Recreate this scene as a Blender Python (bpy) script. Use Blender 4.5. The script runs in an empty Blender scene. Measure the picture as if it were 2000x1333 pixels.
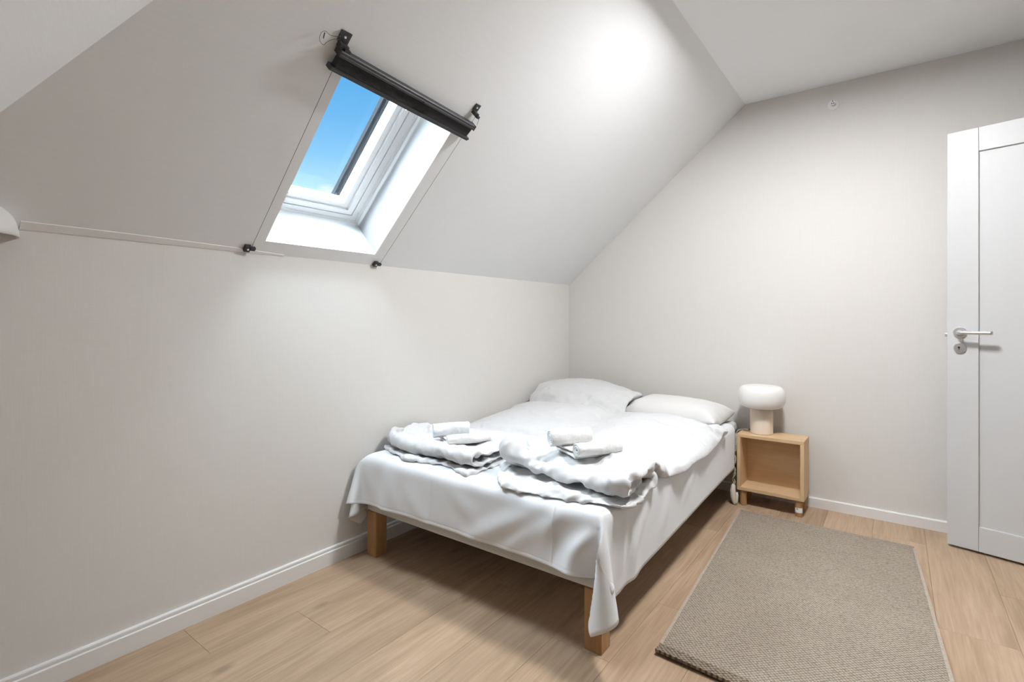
import bpy, bmesh, math, random, base64, zlib, struct
from mathutils import Vector, Matrix, noise

# ------------------------------------------------------------------ camera, sky, sun, exposure
scene = bpy.context.scene
COL = scene.collection
FPX, YAW, VH, CAMH = 994.15, 0.6445, 622.9, 1.1317          # lens in pixels of a 2000 x 1333 frame
cam_data = bpy.data.cameras.new('camera')
cam_data.sensor_fit = 'HORIZONTAL'
cam_data.sensor_width = 36.0
cam_data.lens = FPX / 2000.0 * 36.0
cam_data.shift_y = -(666.5 - VH) / 2000.0
cam_data.clip_start = 0.02
cam = bpy.data.objects.new('camera', cam_data)
cam.location = (0, 0, CAMH)
cam.rotation_euler = (math.pi / 2, 0, YAW)
COL.objects.link(cam)
scene.camera = cam

scene.view_settings.view_transform = 'Standard'
scene.view_settings.look = 'None'
scene.view_settings.gamma = 1.0
scene.view_settings.use_curve_mapping = False
scene.view_settings.exposure = 0.09

LAMP_RADIANCE = 202.0
SUN_STRENGTH = 80.0

world = bpy.data.worlds.new('sky')
scene.world = world
world.use_nodes = True
nt = world.node_tree
nt.nodes.clear()
wo = nt.nodes.new('ShaderNodeOutputWorld')
bg = nt.nodes.new('ShaderNodeBackground')
tc = nt.nodes.new('ShaderNodeTexCoord')
sep = nt.nodes.new('ShaderNodeSeparateXYZ')
ramp = nt.nodes.new('ShaderNodeValToRGB')
nt.links.new(tc.outputs['Generated'], sep.inputs[0])
nt.links.new(sep.outputs['Z'], ramp.inputs[0])
cr = ramp.color_ramp
cr.elements[0].position = 0.0
cr.elements[0].color = (0.62, 0.80, 0.92, 1)
cr.elements[1].position = 1.0
cr.elements[1].color = (0.07, 0.28, 0.66, 1)
for p_, c_ in ((0.19, (0.62, 0.88, 1.0, 1)), (0.235, (0.50, 0.82, 1.0, 1)), (0.29, (0.27, 0.62, 0.98, 1)),
               (0.35, (0.165, 0.50, 0.91, 1)), (0.42, (0.105, 0.42, 0.84, 1))):
    e_ = cr.elements.new(p_)
    e_.color = c_
cn = nt.nodes.new('ShaderNodeTexNoise')
cn.inputs['Scale'].default_value = 7.0
cn.inputs['Detail'].default_value = 6.0
cmap = nt.nodes.new('ShaderNodeMapping')
cmap.inputs['Scale'].default_value = (1, 1, 3.2)
cmap.inputs['Location'].default_value = (0.35, 0.1, 0.0)
nt.links.new(tc.outputs['Generated'], cmap.inputs[0])
nt.links.new(cmap.outputs[0], cn.inputs['Vector'])
band = nt.nodes.new('ShaderNodeMapRange')
band.inputs[1].default_value = 0.30
band.inputs[2].default_value = 0.20
band.inputs[3].default_value = 0.0
band.inputs[4].default_value = 0.55
nt.links.new(sep.outputs['Z'], band.inputs[0])
cadd = nt.nodes.new('ShaderNodeMath'); cadd.operation = 'ADD'
nt.links.new(cn.outputs[0], cadd.inputs[0]); nt.links.new(band.outputs[0], cadd.inputs[1])
cl = nt.nodes.new('ShaderNodeMapRange')
cl.inputs[1].default_value = 0.95
cl.inputs[2].default_value = 1.12
nt.links.new(cadd.outputs[0], cl.inputs[0])
cmix = nt.nodes.new('ShaderNodeMixRGB')
cmix.inputs[2].default_value = (0.98, 0.99, 1.0, 1)
nt.links.new(cl.outputs[0], cmix.inputs[0])
nt.links.new(ramp.outputs[0], cmix.inputs[1])
nt.links.new(cmix.outputs[0], bg.inputs[0])
bg.inputs[1].default_value = 1.0
nt.links.new(bg.outputs[0], wo.inputs[0])

sun_data = bpy.data.lights.new('sun', 'SUN')
sun_data.energy = SUN_STRENGTH
sun_data.angle = math.radians(110)                         # hazy daylight, no hard sun patch
sun_data.color = (0.80, 0.90, 1.0)
sun = bpy.data.objects.new('sun', sun_data)
_th = math.atan((2.5174 - 1.4006) / (-0.7726 + 2.0865))    # pitch of the roof
SUN_DIR = Vector((math.sin(_th) - 0.30 * math.cos(_th), 0.10, -math.cos(_th) - 0.30 * math.sin(_th))).normalized()   # the way the daylight travels: in through the roof
sun.rotation_euler = SUN_DIR.to_track_quat('-Z', 'Y').to_euler()
sun.location = (0, -4, 5)
COL.objects.link(sun)

# ------------------------------------------------------------------ helpers
def tag(o, label=None, cat=None, group=None, kind=None):
    if label: o['label'] = label
    if cat: o['category'] = cat
    if group: o['group'] = group
    if kind: o['kind'] = kind
    return o

def obj(name, me, mat, parent=None, smooth=False):
    if isinstance(me, bmesh.types.BMesh):
        bm = me
        bmesh.ops.recalc_face_normals(bm, faces=bm.faces)
        me = bpy.data.meshes.new(name)
        bm.to_mesh(me)
        bm.free()
    if mat and not me.materials:
        me.materials.append(mat)
    if smooth:
        for p in me.polygons:
            p.use_smooth = True
    o = bpy.data.objects.new(name, me)
    COL.objects.link(o)
    if parent:
        o.parent = parent
    return o

def empty(name, loc=(0, 0, 0), rotz=0.0, parent=None):
    o = bpy.data.objects.new(name, None)
    o.empty_display_size = 0.1
    COL.objects.link(o)
    o.location = loc
    o.rotation_euler = (0, 0, rotz)
    if parent:
        o.parent = parent
    return o

def pieces(name, polys, direction, mat, parent=None):
    """one mesh of flat prisms: each polygon pushed along direction"""
    bm = bmesh.new()
    d = Vector(direction)
    for poly in polys:
        a = [bm.verts.new(Vector(p)) for p in poly]
        b = [bm.verts.new(Vector(p) + d) for p in poly]
        n = len(a)
        bm.faces.new(a)
        bm.faces.new(b[::-1])
        for i in range(n):
            bm.faces.new((a[i], b[i], b[(i + 1) % n], a[(i + 1) % n]))
    return obj(name, bm, mat, parent)

def box_bm(x0, x1, y0, y1, z0, z1, bev=0.0, seg=2):
    bm = bmesh.new()
    bmesh.ops.create_cube(bm, size=1.0)
    for v in bm.verts:
        v.co = Vector(((x0 + x1) / 2 + v.co.x * (x1 - x0), (y0 + y1) / 2 + v.co.y * (y1 - y0),
                       (z0 + z1) / 2 + v.co.z * (z1 - z0)))
    if bev:
        bmesh.ops.bevel(bm, geom=list(bm.edges), offset=bev, segments=seg, affect='EDGES', profile=0.5)
    return bm

def box(name, x0, x1, y0, y1, z0, z1, mat, parent=None, bev=0.0, seg=2):
    o = obj(name, box_bm(x0, x1, y0, y1, z0, z1, bev, seg), mat, parent)
    return o

def smooth_by_angle(me, ang=0.62):
    bm = bmesh.new()
    bm.from_mesh(me)
    for e in bm.edges:
        if len(e.link_faces) == 2:
            e.smooth = e.calc_face_angle(0) < ang
    bm.to_mesh(me)
    bm.free()

def hexa(name, corners, mat, parent=None, bev=0.0):
    """eight corners: bottom four in a ring, top four in the same order"""
    bm = bmesh.new()
    v = [bm.verts.new(Vector(c)) for c in corners]
    for f in ((3, 2, 1, 0), (4, 5, 6, 7), (0, 1, 5, 4), (1, 2, 6, 5), (2, 3, 7, 6), (3, 0, 4, 7)):
        bm.faces.new([v[i] for i in f])
    bmesh.ops.recalc_face_normals(bm, faces=bm.faces)
    if bev:
        bmesh.ops.bevel(bm, geom=list(bm.edges), offset=bev, segments=2, affect='EDGES')
    return obj(name, bm, mat, parent)

def lathe_bm(profile, seg=40, center=(0, 0, 0)):
    bm = bmesh.new()
    c = Vector(center)
    rings = []
    for r, z in profile:
        if r < 1e-6:
            rings.append([bm.verts.new(c + Vector((0, 0, z)))])
        else:
            rings.append([bm.verts.new(c + Vector((r * math.cos(2 * math.pi * i / seg), r * math.sin(2 * math.pi * i / seg), z)))
                          for i in range(seg)])
    for a, b in zip(rings, rings[1:]):
        for i in range(seg):
            j = (i + 1) % seg
            if len(a) == 1 and len(b) == 1:
                continue
            if len(a) == 1:
                bm.faces.new((a[0], b[i], b[j]))
            elif len(b) == 1:
                bm.faces.new((a[i], a[j], b[0]))
            else:
                bm.faces.new((a[i], a[j], b[j], b[i]))
    return bm

def tube_bm(pts, r, seg=8, bm=None, closed=False):
    bm = bm or bmesh.new()
    pts = [Vector(p) for p in pts]
    n = len(pts)
    rings = []
    up = Vector((0.13, 0.27, 0.95)).normalized()
    for i, p in enumerate(pts):
        t = (pts[min(i + 1, n - 1)] - pts[max(i - 1, 0)]).normalized()
        a = t.cross(up)
        if a.length < 1e-4:
            a = t.cross(Vector((1, 0, 0)))
        a.normalize()
        b = t.cross(a)
        rr = r[i] if isinstance(r, (list, tuple)) else r
        rings.append([bm.verts.new(p + a * rr * math.cos(2 * math.pi * k / seg) + b * rr * math.sin(2 * math.pi * k / seg))
                      for k in range(seg)])
    for p, q in zip(rings, rings[1:]):
        for k in range(seg):
            bm.faces.new((p[k], p[(k + 1) % seg], q[(k + 1) % seg], q[k]))
    bm.faces.new(rings[0][::-1])
    bm.faces.new(rings[-1])
    return bm

def catmull(pts, n=8):
    pts = [Vector(p) for p in pts]
    P = [pts[0] * 2 - pts[1]] + pts + [pts[-1] * 2 - pts[-2]]
    out = []
    for i in range(1, len(P) - 2):
        for k in range(n):
            t = k / n
            a, b, c, d = P[i - 1], P[i], P[i + 1], P[i + 2]
            out.append(0.5 * ((2 * b) + (c - a) * t + (2 * a - 5 * b + 4 * c - d) * t * t + (3 * b - a - 3 * c + d) * t ** 3))
    out.append(pts[-1])
    return out

# ------------------------------------------------------------------ materials
def new_mat(name):
    m = bpy.data.materials.new(name)
    m.use_nodes = True
    t = m.node_tree
    b = t.nodes['Principled BSDF']
    return m, t, b

def simple(name, color, rough=0.5, metal=0.0, spec=None, var=0.03, scale=30.0, bump=0.0, bump_scale=200.0):
    m, t, b = new_mat(name)
    b.inputs['Roughness'].default_value = rough
    b.inputs['Metallic'].default_value = metal
    if spec is not None:
        b.inputs['Specular IOR Level'].default_value = spec
    co = t.nodes.new('ShaderNodeTexCoord')
    n = t.nodes.new('ShaderNodeTexNoise')
    n.inputs['Scale'].default_value = scale
    n.inputs['Detail'].default_value = 4
    t.links.new(co.outputs['Object'], n.inputs['Vector'])
    r = t.nodes.new('ShaderNodeValToRGB')
    r.color_ramp.elements[0].position = 0.3
    r.color_ramp.elements[1].position = 0.7
    r.color_ramp.elements[0].color = tuple(c * (1 - var) for c in color) + (1,)
    r.color_ramp.elements[1].color = tuple(min(1, c * (1 + var)) for c in color) + (1,)
    t.links.new(n.outputs[0], r.inputs[0])
    t.links.new(r.outputs[0], b.inputs['Base Color'])
    if bump:
        n2 = t.nodes.new('ShaderNodeTexNoise')
        n2.inputs['Scale'].default_value = bump_scale
        n2.inputs['Detail'].default_value = 3
        t.links.new(co.outputs['Object'], n2.inputs['Vector'])
        bp = t.nodes.new('ShaderNodeBump')
        bp.inputs['Strength'].default_value = bump
        bp.inputs['Distance'].default_value = 0.002
        t.links.new(n2.outputs[0], bp.inputs['Height'])
        t.links.new(bp.outputs[0], b.inputs['Normal'])
    return m

def wallpaper(name, color, strength=0.35):
    """fine woven wallpaper: threads running both ways"""
    m, t, b = new_mat(name)
    b.inputs['Roughness'].default_value = 0.75
    b.inputs['Specular IOR Level'].default_value = 0.25
    co = t.nodes.new('ShaderNodeTexCoord')
    hs = []
    for sc in ((9, 9, 420), (420, 420, 9)):
        mp = t.nodes.new('ShaderNodeMapping')
        mp.inputs['Scale'].default_value = sc
        t.links.new(co.outputs['Object'], mp.inputs[0])
        n = t.nodes.new('ShaderNodeTexNoise')
        n.inputs['Scale'].default_value = 1.0
        n.inputs['Detail'].default_value = 2
        t.links.new(mp.outputs[0], n.inputs['Vector'])
        hs.append(n)
    ad = t.nodes.new('ShaderNodeMath'); ad.operation = 'ADD'
    t.links.new(hs[0].outputs[0], ad.inputs[0]); t.links.new(hs[1].outputs[0], ad.inputs[1])
    r = t.nodes.new('ShaderNodeMapRange')
    r.inputs[1].default_value = 0.7; r.inputs[2].default_value = 1.3
    r.inputs[3].default_value = 0.985; r.inputs[4].default_value = 1.015
    t.links.new(ad.outputs[0], r.inputs[0])
    mx = t.nodes.new('ShaderNodeVectorMath'); mx.operation = 'SCALE'
    mx.inputs[0].default_value = color
    t.links.new(r.outputs[0], mx.inputs['Scale'])
    t.links.new(mx.outputs[0], b.inputs['Base Color'])
    bp = t.nodes.new('ShaderNodeBump')
    bp.inputs['Strength'].default_value = strength
    bp.inputs['Distance'].default_value = 0.0006
    t.links.new(ad.outputs[0], bp.inputs['Height'])
    t.links.new(bp.outputs[0], b.inputs['Normal'])
    return m

def wood(name, light, dark, grain_axis='Y', rough=0.45, per_object=True, grain=1.0, knots=True, tone_var=0.16):
    m, t, b = new_mat(name)
    b.inputs['Specular IOR Level'].default_value = 0.35
    co = t.nodes.new('ShaderNodeTexCoord')
    oi = t.nodes.new('ShaderNodeObjectInfo')
    vm = t.nodes.new('ShaderNodeVectorMath'); vm.operation = 'SCALE'
    vm.inputs[0].default_value = (13.7, 29.3, 7.1)
    t.links.new(oi.outputs['Random'], vm.inputs['Scale'])
    va = t.nodes.new('ShaderNodeVectorMath'); va.operation = 'ADD'
    t.links.new(co.outputs['Object'], va.inputs[0])
    if per_object:
        t.links.new(vm.outputs[0], va.inputs[1])
    ax = 'XYZ'.index(grain_axis)
    def mapped(across, along):
        mp = t.nodes.new('ShaderNodeMapping')
        s = [across * grain] * 3
        s[ax] = along * grain
        mp.inputs['Scale'].default_value = s
        t.links.new(va.outputs[0], mp.inputs[0])
        return mp
    # slow warp, growth rings, fine pores
    broad = t.nodes.new('ShaderNodeTexNoise')
    broad.inputs['Scale'].default_value = 1.0; broad.inputs['Detail'].default_value = 3
    broad.inputs['Distortion'].default_value = 0.8
    t.links.new(mapped(9, 1.5).outputs[0], broad.inputs['Vector'])
    fine = t.nodes.new('ShaderNodeTexNoise')
    fine.inputs['Scale'].default_value = 1.0; fine.inputs['Detail'].default_value = 5
    t.links.new(mapped(150, 5).outputs[0], fine.inputs['Vector'])
    streak = t.nodes.new('ShaderNodeTexNoise')
    streak.inputs['Scale'].default_value = 1.0; streak.inputs['Detail'].default_value = 4
    streak.inputs['Distortion'].default_value = 1.6
    t.links.new(mapped(42, 2.2).outputs[0], streak.inputs['Vector'])
    a1 = t.nodes.new('ShaderNodeMath'); a1.operation = 'MULTIPLY_ADD'
    a1.inputs[1].default_value = 0.75
    t.links.new(broad.outputs[0], a1.inputs[0])
    a2 = t.nodes.new('ShaderNodeMath'); a2.operation = 'MULTIPLY_ADD'
    a2.inputs[1].default_value = 0.62
    t.links.new(streak.outputs[0], a2.inputs[0]); t.links.new(a2.outputs[0], a1.inputs[2])
    a3 = t.nodes.new('ShaderNodeMath'); a3.operation = 'MULTIPLY'
    a3.inputs[1].default_value = 0.35
    t.links.new(fine.outputs[0], a3.inputs[0]); t.links.new(a3.outputs[0], a2.inputs[2])
    val = t.nodes.new('ShaderNodeMapRange')
    val.inputs[1].default_value = 0.52; val.inputs[2].default_value = 1.05
    t.links.new(a1.outputs[0], val.inputs[0])
    r = t.nodes.new('ShaderNodeMixRGB')
    r.inputs[1].default_value = tuple(light) + (1,)
    r.inputs[2].default_value = tuple(dark) + (1,)
    t.links.new(val.outputs[0], r.inputs[0])
    out = r.outputs[0]
    if knots:
        vo = t.nodes.new('ShaderNodeTexVoronoi')
        vo.inputs['Scale'].default_value = 1.0
        wn = t.nodes.new('ShaderNodeVectorMath'); wn.operation = 'ADD'
        t.links.new(mapped(5.2, 2.1).outputs[0], wn.inputs[0])
        sc2 = t.nodes.new('ShaderNodeVectorMath'); sc2.operation = 'SCALE'
        sc2.inputs['Scale'].default_value = 0.10
        t.links.new(streak.outputs[1], sc2.inputs[0]); t.links.new(sc2.outputs[0], wn.inputs[1])
        t.links.new(wn.outputs[0], vo.inputs['Vector'])
        kr = t.nodes.new('ShaderNodeMapRange')
        kr.inputs[1].default_value = 0.10; kr.inputs[2].default_value = 0.03
        kr.inputs[3].default_value = 0.0; kr.inputs[4].default_value = 0.5
        t.links.new(vo.outputs['Distance'], kr.inputs[0])
        km = t.nodes.new('ShaderNodeMixRGB')
        km.inputs[2].default_value = tuple(c * 0.42 for c in dark) + (1,)
        t.links.new(kr.outputs[0], km.inputs[0]); t.links.new(out, km.inputs[1])
        out = km.outputs[0]
    hv = t.nodes.new('ShaderNodeHueSaturation')
    tv = t.nodes.new('ShaderNodeMapRange')
    tv.inputs[3].default_value = 1 - tone_var; tv.inputs[4].default_value = 1 + tone_var * 0.6
    t.links.new(oi.outputs['Random'], tv.inputs[0])
    t.links.new(tv.outputs[0], hv.inputs['Value'])
    t.links.new(out, hv.inputs['Color'])
    t.links.new(hv.outputs[0] if per_object else out, b.inputs['Base Color'])
    rr = t.nodes.new('ShaderNodeMapRange')
    rr.inputs[3].default_value = rough - 0.06; rr.inputs[4].default_value = rough + 0.12
    t.links.new(fine.outputs[0], rr.inputs[0]); t.links.new(rr.outputs[0], b.inputs['Roughness'])
    bp = t.nodes.new('ShaderNodeBump')
    bp.inputs['Strength'].default_value = 0.12; bp.inputs['Distance'].default_value = 0.001
    t.links.new(fine.outputs[0], bp.inputs['Height']); t.links.new(bp.outputs[0], b.inputs['Normal'])
    return m

def cloth(name, color, scale=900.0, bump=0.25, wrinkle=0.0, wscale=14.0, sheen=0.15, wdist=0.006):
    m, t, b = new_mat(name)
    b.inputs['Roughness'].default_value = 0.85
    b.inputs['Specular IOR Level'].default_value = 0.15
    b.inputs['Sheen Weight'].default_value = sheen
    co = t.nodes.new('ShaderNodeTexCoord')
    n = t.nodes.new('ShaderNodeTexNoise')
    n.inputs['Scale'].default_value = scale; n.inputs['Detail'].default_value = 2
    t.links.new(co.outputs['Object'], n.inputs['Vector'])
    r = t.nodes.new('ShaderNodeMapRange')
    r.inputs[3].default_value = 0.97; r.inputs[4].default_value = 1.03
    t.links.new(n.outputs[0], r.inputs[0])
    mx = t.nodes.new('ShaderNodeVectorMath'); mx.operation = 'SCALE'
    mx.inputs[0].default_value = color
    t.links.new(r.outputs[0], mx.inputs['Scale'])
    t.links.new(mx.outputs[0], b.inputs['Base Color'])
    bp = t.nodes.new('ShaderNodeBump')
    bp.inputs['Strength'].default_value = bump; bp.inputs['Distance'].default_value = 0.0008
    t.links.new(n.outputs[0], bp.inputs['Height'])
    last = bp
    if wrinkle:
        w = t.nodes.new('ShaderNodeTexNoise')
        w.noise_type = 'RIDGED_MULTIFRACTAL'
        w.inputs['Scale'].default_value = wscale; w.inputs['Detail'].default_value = 3
        w.inputs['Distortion'].default_value = 0.7
        t.links.new(co.outputs['Object'], w.inputs['Vector'])
        b2 = t.nodes.new('ShaderNodeBump')
        b2.inputs['Strength'].default_value = wrinkle; b2.inputs['Distance'].default_value = wdist
        t.links.new(w.outputs[0], b2.inputs['Height'])
        t.links.new(bp.outputs[0], b2.inputs['Normal'])
        last = b2
    t.links.new(last.outputs[0], b.inputs['Normal'])
    return m

M = {}
M['wall'] = wallpaper('greige woven wallpaper', (0.722, 0.70, 0.668), 0.22)
M['wallabsorb'] = wallpaper('wallpaper darkened to cut bounce', (0.24, 0.23, 0.215), 0.22)  # invented dark tone for unseen walls, less light bounced onto the knee wall
M['slope'] = wallpaper('white painted sloped ceiling', (0.838, 0.846, 0.852), 0.15)
M['ceiling'] = simple('white ceiling paint', (0.875, 0.895, 0.915), 0.8, var=0.01, scale=3, bump=0.06, bump_scale=300)
M['trim'] = simple('white satin trim paint', (0.80, 0.79, 0.77), 0.38, var=0.01, scale=8)
M['strip'] = simple('pale joint strip', (0.85, 0.845, 0.835), 0.6, var=0.01, scale=8)
M['white'] = simple('white lacquer', (0.82, 0.82, 0.815), 0.35, var=0.008, scale=5)
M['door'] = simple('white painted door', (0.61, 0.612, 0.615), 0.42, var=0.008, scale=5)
M['lining'] = simple('white window lining', (0.86, 0.86, 0.86), 0.5, var=0.006, scale=5)
M['pvc'] = simple('white window frame', (0.80, 0.80, 0.80), 0.35, var=0.006, scale=5)
M['darkmetal'] = simple('dark grey exterior cladding', (0.010, 0.014, 0.018), 0.8, 0.0, spec=0.1, var=0.1)
M['blind'] = simple('anthracite aluminium', (0.045, 0.045, 0.048), 0.42, 0.35, var=0.08, scale=60)
M['blindcloth'] = simple('charcoal pleated cloth', (0.035, 0.034, 0.036), 0.8, var=0.1, scale=300)
M['black'] = simple('black plastic', (0.03, 0.03, 0.033), 0.45, var=0.1)
M['steel'] = simple('satin steel', (0.74, 0.74, 0.74), 0.34, 1.0, var=0.04)
M['dark'] = simple('dark recess', (0.01, 0.01, 0.01), 0.7)
M['cord'] = simple('thin grey cord', (0.10, 0.10, 0.10), 0.6)
M['floor'] = wood('light oak plank', (0.555, 0.402, 0.278), (0.37, 0.252, 0.162), 'Y', 0.42, tone_var=0.09)
M['subfloor'] = simple('dark joint', (0.07, 0.05, 0.035), 0.9)
M['oak'] = wood('oak veneer', (0.78, 0.56, 0.345), (0.63, 0.42, 0.235), 'X', 0.45, knots=False, tone_var=0.05)
M['oakv'] = wood('oak veneer upright', (0.78, 0.56, 0.345), (0.63, 0.42, 0.235), 'Z', 0.45, knots=False, tone_var=0.05)
M['leg'] = wood('oiled oak', (0.50, 0.30, 0.14), (0.37, 0.20, 0.085), 'Z', 0.45, knots=False, tone_var=0.05)
M['lampwood'] = wood('pale beech', (0.84, 0.72, 0.59), (0.75, 0.63, 0.51), 'Z', 0.5, knots=False, tone_var=0.0)
M['opal'] = simple('opal glass shade', (0.93, 0.915, 0.89), 0.3, var=0.005)
_t = M['opal'].node_tree
_tl = _t.nodes.new('ShaderNodeBsdfTranslucent'); _tl.inputs[0].default_value = (0.9, 0.87, 0.82, 1)
_mx = _t.nodes.new('ShaderNodeMixShader'); _mx.inputs[0].default_value = 0.12
_t.links.new(_t.nodes['Principled BSDF'].outputs[0], _mx.inputs[1]); _t.links.new(_tl.outputs[0], _mx.inputs[2])
_t.links.new(_mx.outputs[0], _t.nodes['Material Output'].inputs[0])
M['sheet'] = cloth('white cotton sheet', (0.79, 0.80, 0.82), wrinkle=0.10, wscale=9.0)
M['duvet'] = cloth('white duvet cover', (0.655, 0.656, 0.66), wrinkle=0.25, wscale=10.0)
M['pillow'] = cloth('white pillowcase', (0.73, 0.722, 0.71), wrinkle=0.15, wscale=12.0)
M['towel'] = cloth('white terry towel', (0.82, 0.81, 0.79), scale=260, bump=1.0, wrinkle=0.6, wscale=60.0, sheen=0.4, wdist=0.003)
M['towelend'] = cloth('bluish white terry towel', (0.72, 0.79, 0.82), scale=260, bump=1.0, wrinkle=0.6, wscale=60.0, sheen=0.4, wdist=0.003)
M['towelcool'] = cloth('cool white terry towel', (0.80, 0.82, 0.84), scale=260, bump=1.0, wrinkle=0.6, wscale=60.0, sheen=0.4, wdist=0.003)
M['bedfabric'] = cloth('light grey bed upholstery', (0.60, 0.595, 0.585), scale=500, bump=0.4)
M['cream'] = simple('cream plastic', (0.72, 0.67, 0.58), 0.5)
M['beigecord'] = simple('beige cord', (0.42, 0.36, 0.25), 0.6)
M['paper'] = simple('white paper label', (0.85, 0.85, 0.84), 0.6)
M['ink'] = simple('black print', (0.02, 0.02, 0.02), 0.6)

# glass: clear with fresnel reflection
m, t, b = new_mat('window glass')
t.nodes.remove(b)
tr = t.nodes.new('ShaderNodeBsdfTransparent'); tr.inputs[0].default_value = (0.97, 0.985, 0.98, 1)
gl = t.nodes.new('ShaderNodeBsdfGlossy'); gl.inputs['Roughness'].default_value = 0.02
fr = t.nodes.new('ShaderNodeFresnel'); fr.inputs[0].default_value = 1.35
ms = t.nodes.new('ShaderNodeMixShader')
ge = t.nodes.new('ShaderNodeNewGeometry')
inv = t.nodes.new('ShaderNodeMath'); inv.operation = 'SUBTRACT'; inv.inputs[0].default_value = 1.0
t.links.new(ge.outputs['Backfacing'], inv.inputs[1])
fm = t.nodes.new('ShaderNodeMath'); fm.operation = 'MULTIPLY'
t.links.new(fr.outputs[0], fm.inputs[0]); t.links.new(inv.outputs[0], fm.inputs[1])
t.links.new(fm.outputs[0], ms.inputs[0]); t.links.new(tr.outputs[0], ms.inputs[1]); t.links.new(gl.outputs[0], ms.inputs[2])
t.links.new(ms.outputs[0], t.nodes['Material Output'].inputs[0])
M['glass'] = m

# rug weave
def rug_mat(name, pitch, c0, c1, strength=1.0):
    m, t, b = new_mat(name)
    b.inputs['Roughness'].default_value = 0.9
    b.inputs['Specular IOR Level'].default_value = 0.1
    co = t.nodes.new('ShaderNodeTexCoord')
    mp = t.nodes.new('ShaderNodeMapping')
    mp.inputs['Rotation'].default_value = (0, 0, math.radians(45))
    s = 1.0 / pitch
    mp.inputs['Scale'].default_value = (s, s, 0.0)
    t.links.new(co.outputs['Object'], mp.inputs[0])
    nz = t.nodes.new('ShaderNodeTexNoise'); nz.inputs['Scale'].default_value = 0.5
    t.links.new(mp.outputs[0], nz.inputs['Vector'])
    nv = t.nodes.new('ShaderNodeVectorMath'); nv.operation = 'SCALE'; nv.inputs['Scale'].default_value = 0.5
    t.links.new(nz.outputs[1], nv.inputs[0])
    ad = t.nodes.new('ShaderNodeVectorMath'); ad.operation = 'ADD'
    t.links.new(mp.outputs[0], ad.inputs[0]); t.links.new(nv.outputs[0], ad.inputs[1])
    vo = t.nodes.new('ShaderNodeTexVoronoi')
    vo.inputs['Scale'].default_value = 1.0; vo.inputs['Randomness'].default_value = 0.18
    t.links.new(ad.outputs[0], vo.inputs['Vector'])
    mr = t.nodes.new('ShaderNodeMapRange')
    mr.inputs[1].default_value = 0.25; mr.inputs[2].default_value = 0.62
    t.links.new(vo.outputs['Distance'], mr.inputs[0])
    big = t.nodes.new('ShaderNodeTexNoise'); big.inputs['Scale'].default_value = 5; big.inputs['Detail'].default_value = 3
    t.links.new(co.outputs['Object'], big.inputs['Vector'])
    bm_ = t.nodes.new('ShaderNodeMapRange'); bm_.inputs[3].default_value = 0.88; bm_.inputs[4].default_value = 1.12
    t.links.new(big.outputs[0], bm_.inputs[0])
    mx = t.nodes.new('ShaderNodeMixRGB')
    mx.inputs[1].default_value = tuple(c0) + (1,); mx.inputs[2].default_value = tuple(c1) + (1,)
    t.links.new(mr.outputs[0], mx.inputs[0])
    sc = t.nodes.new('ShaderNodeVectorMath'); sc.operation = 'SCALE'
    t.links.new(mx.outputs[0], sc.inputs[0]); t.links.new(bm_.outputs[0], sc.inputs['Scale'])
    t.links.new(sc.outputs[0], b.inputs['Base Color'])
    bp = t.nodes.new('ShaderNodeBump'); bp.invert = True
    bp.inputs['Strength'].default_value = strength; bp.inputs['Distance'].default_value = pitch * 0.35
    t.links.new(vo.outputs['Distance'], bp.inputs['Height']); t.links.new(bp.outputs[0], b.inputs['Normal'])
    return m
M['rug'] = rug_mat('taupe flatweave', 0.0102, (0.43, 0.365, 0.30), (0.20, 0.165, 0.13), 0.7)
M['rughem'] = rug_mat('taupe hem weave', 0.0125, (0.33, 0.27, 0.21), (0.09, 0.07, 0.05), 0.9)
M['rugedge'] = simple('pale rug binding', (0.42, 0.35, 0.28), 0.9, var=0.15, scale=150)

# ------------------------------------------------------------------ the room
XW, YG, ZK, ZC, XC, XR, YN = -2.0865, 3.5371, 1.4006, 2.5174, -0.7726, 1.03, -1.0
TH = math.atan((ZC - ZK) / (XC - XW))
SL = Vector((math.cos(TH), 0, math.sin(TH)))       # up the slope
SN = Vector((-math.sin(TH), 0, math.cos(TH)))      # out through the roof
def S(t, y, n=0.0):
    return Vector((XW, 0, ZK)) + SL * t + Vector((0, y, 0)) + SN * n
TTOP = (ZC - ZK) / math.sin(TH)
def hip_z(x, y):                                    # the second roof plane behind the camera
    return 1.649 + 0.25 * (x + 1.794) + 0.855 * (y - 0.249)
def hip_y(x, z):
    return 0.249 + (z - 1.649 - 0.25 * (x + 1.794)) / 0.855

# skylight opening on the slope (a little out of square, like the photo)
OT0, OT1 = 0.070, 0.872
OYL, OYR = 1.047, 1.5885
def W(y, t, n=0.0):
    return S(t, y - 0.055 * (t - 0.07), n)

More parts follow.
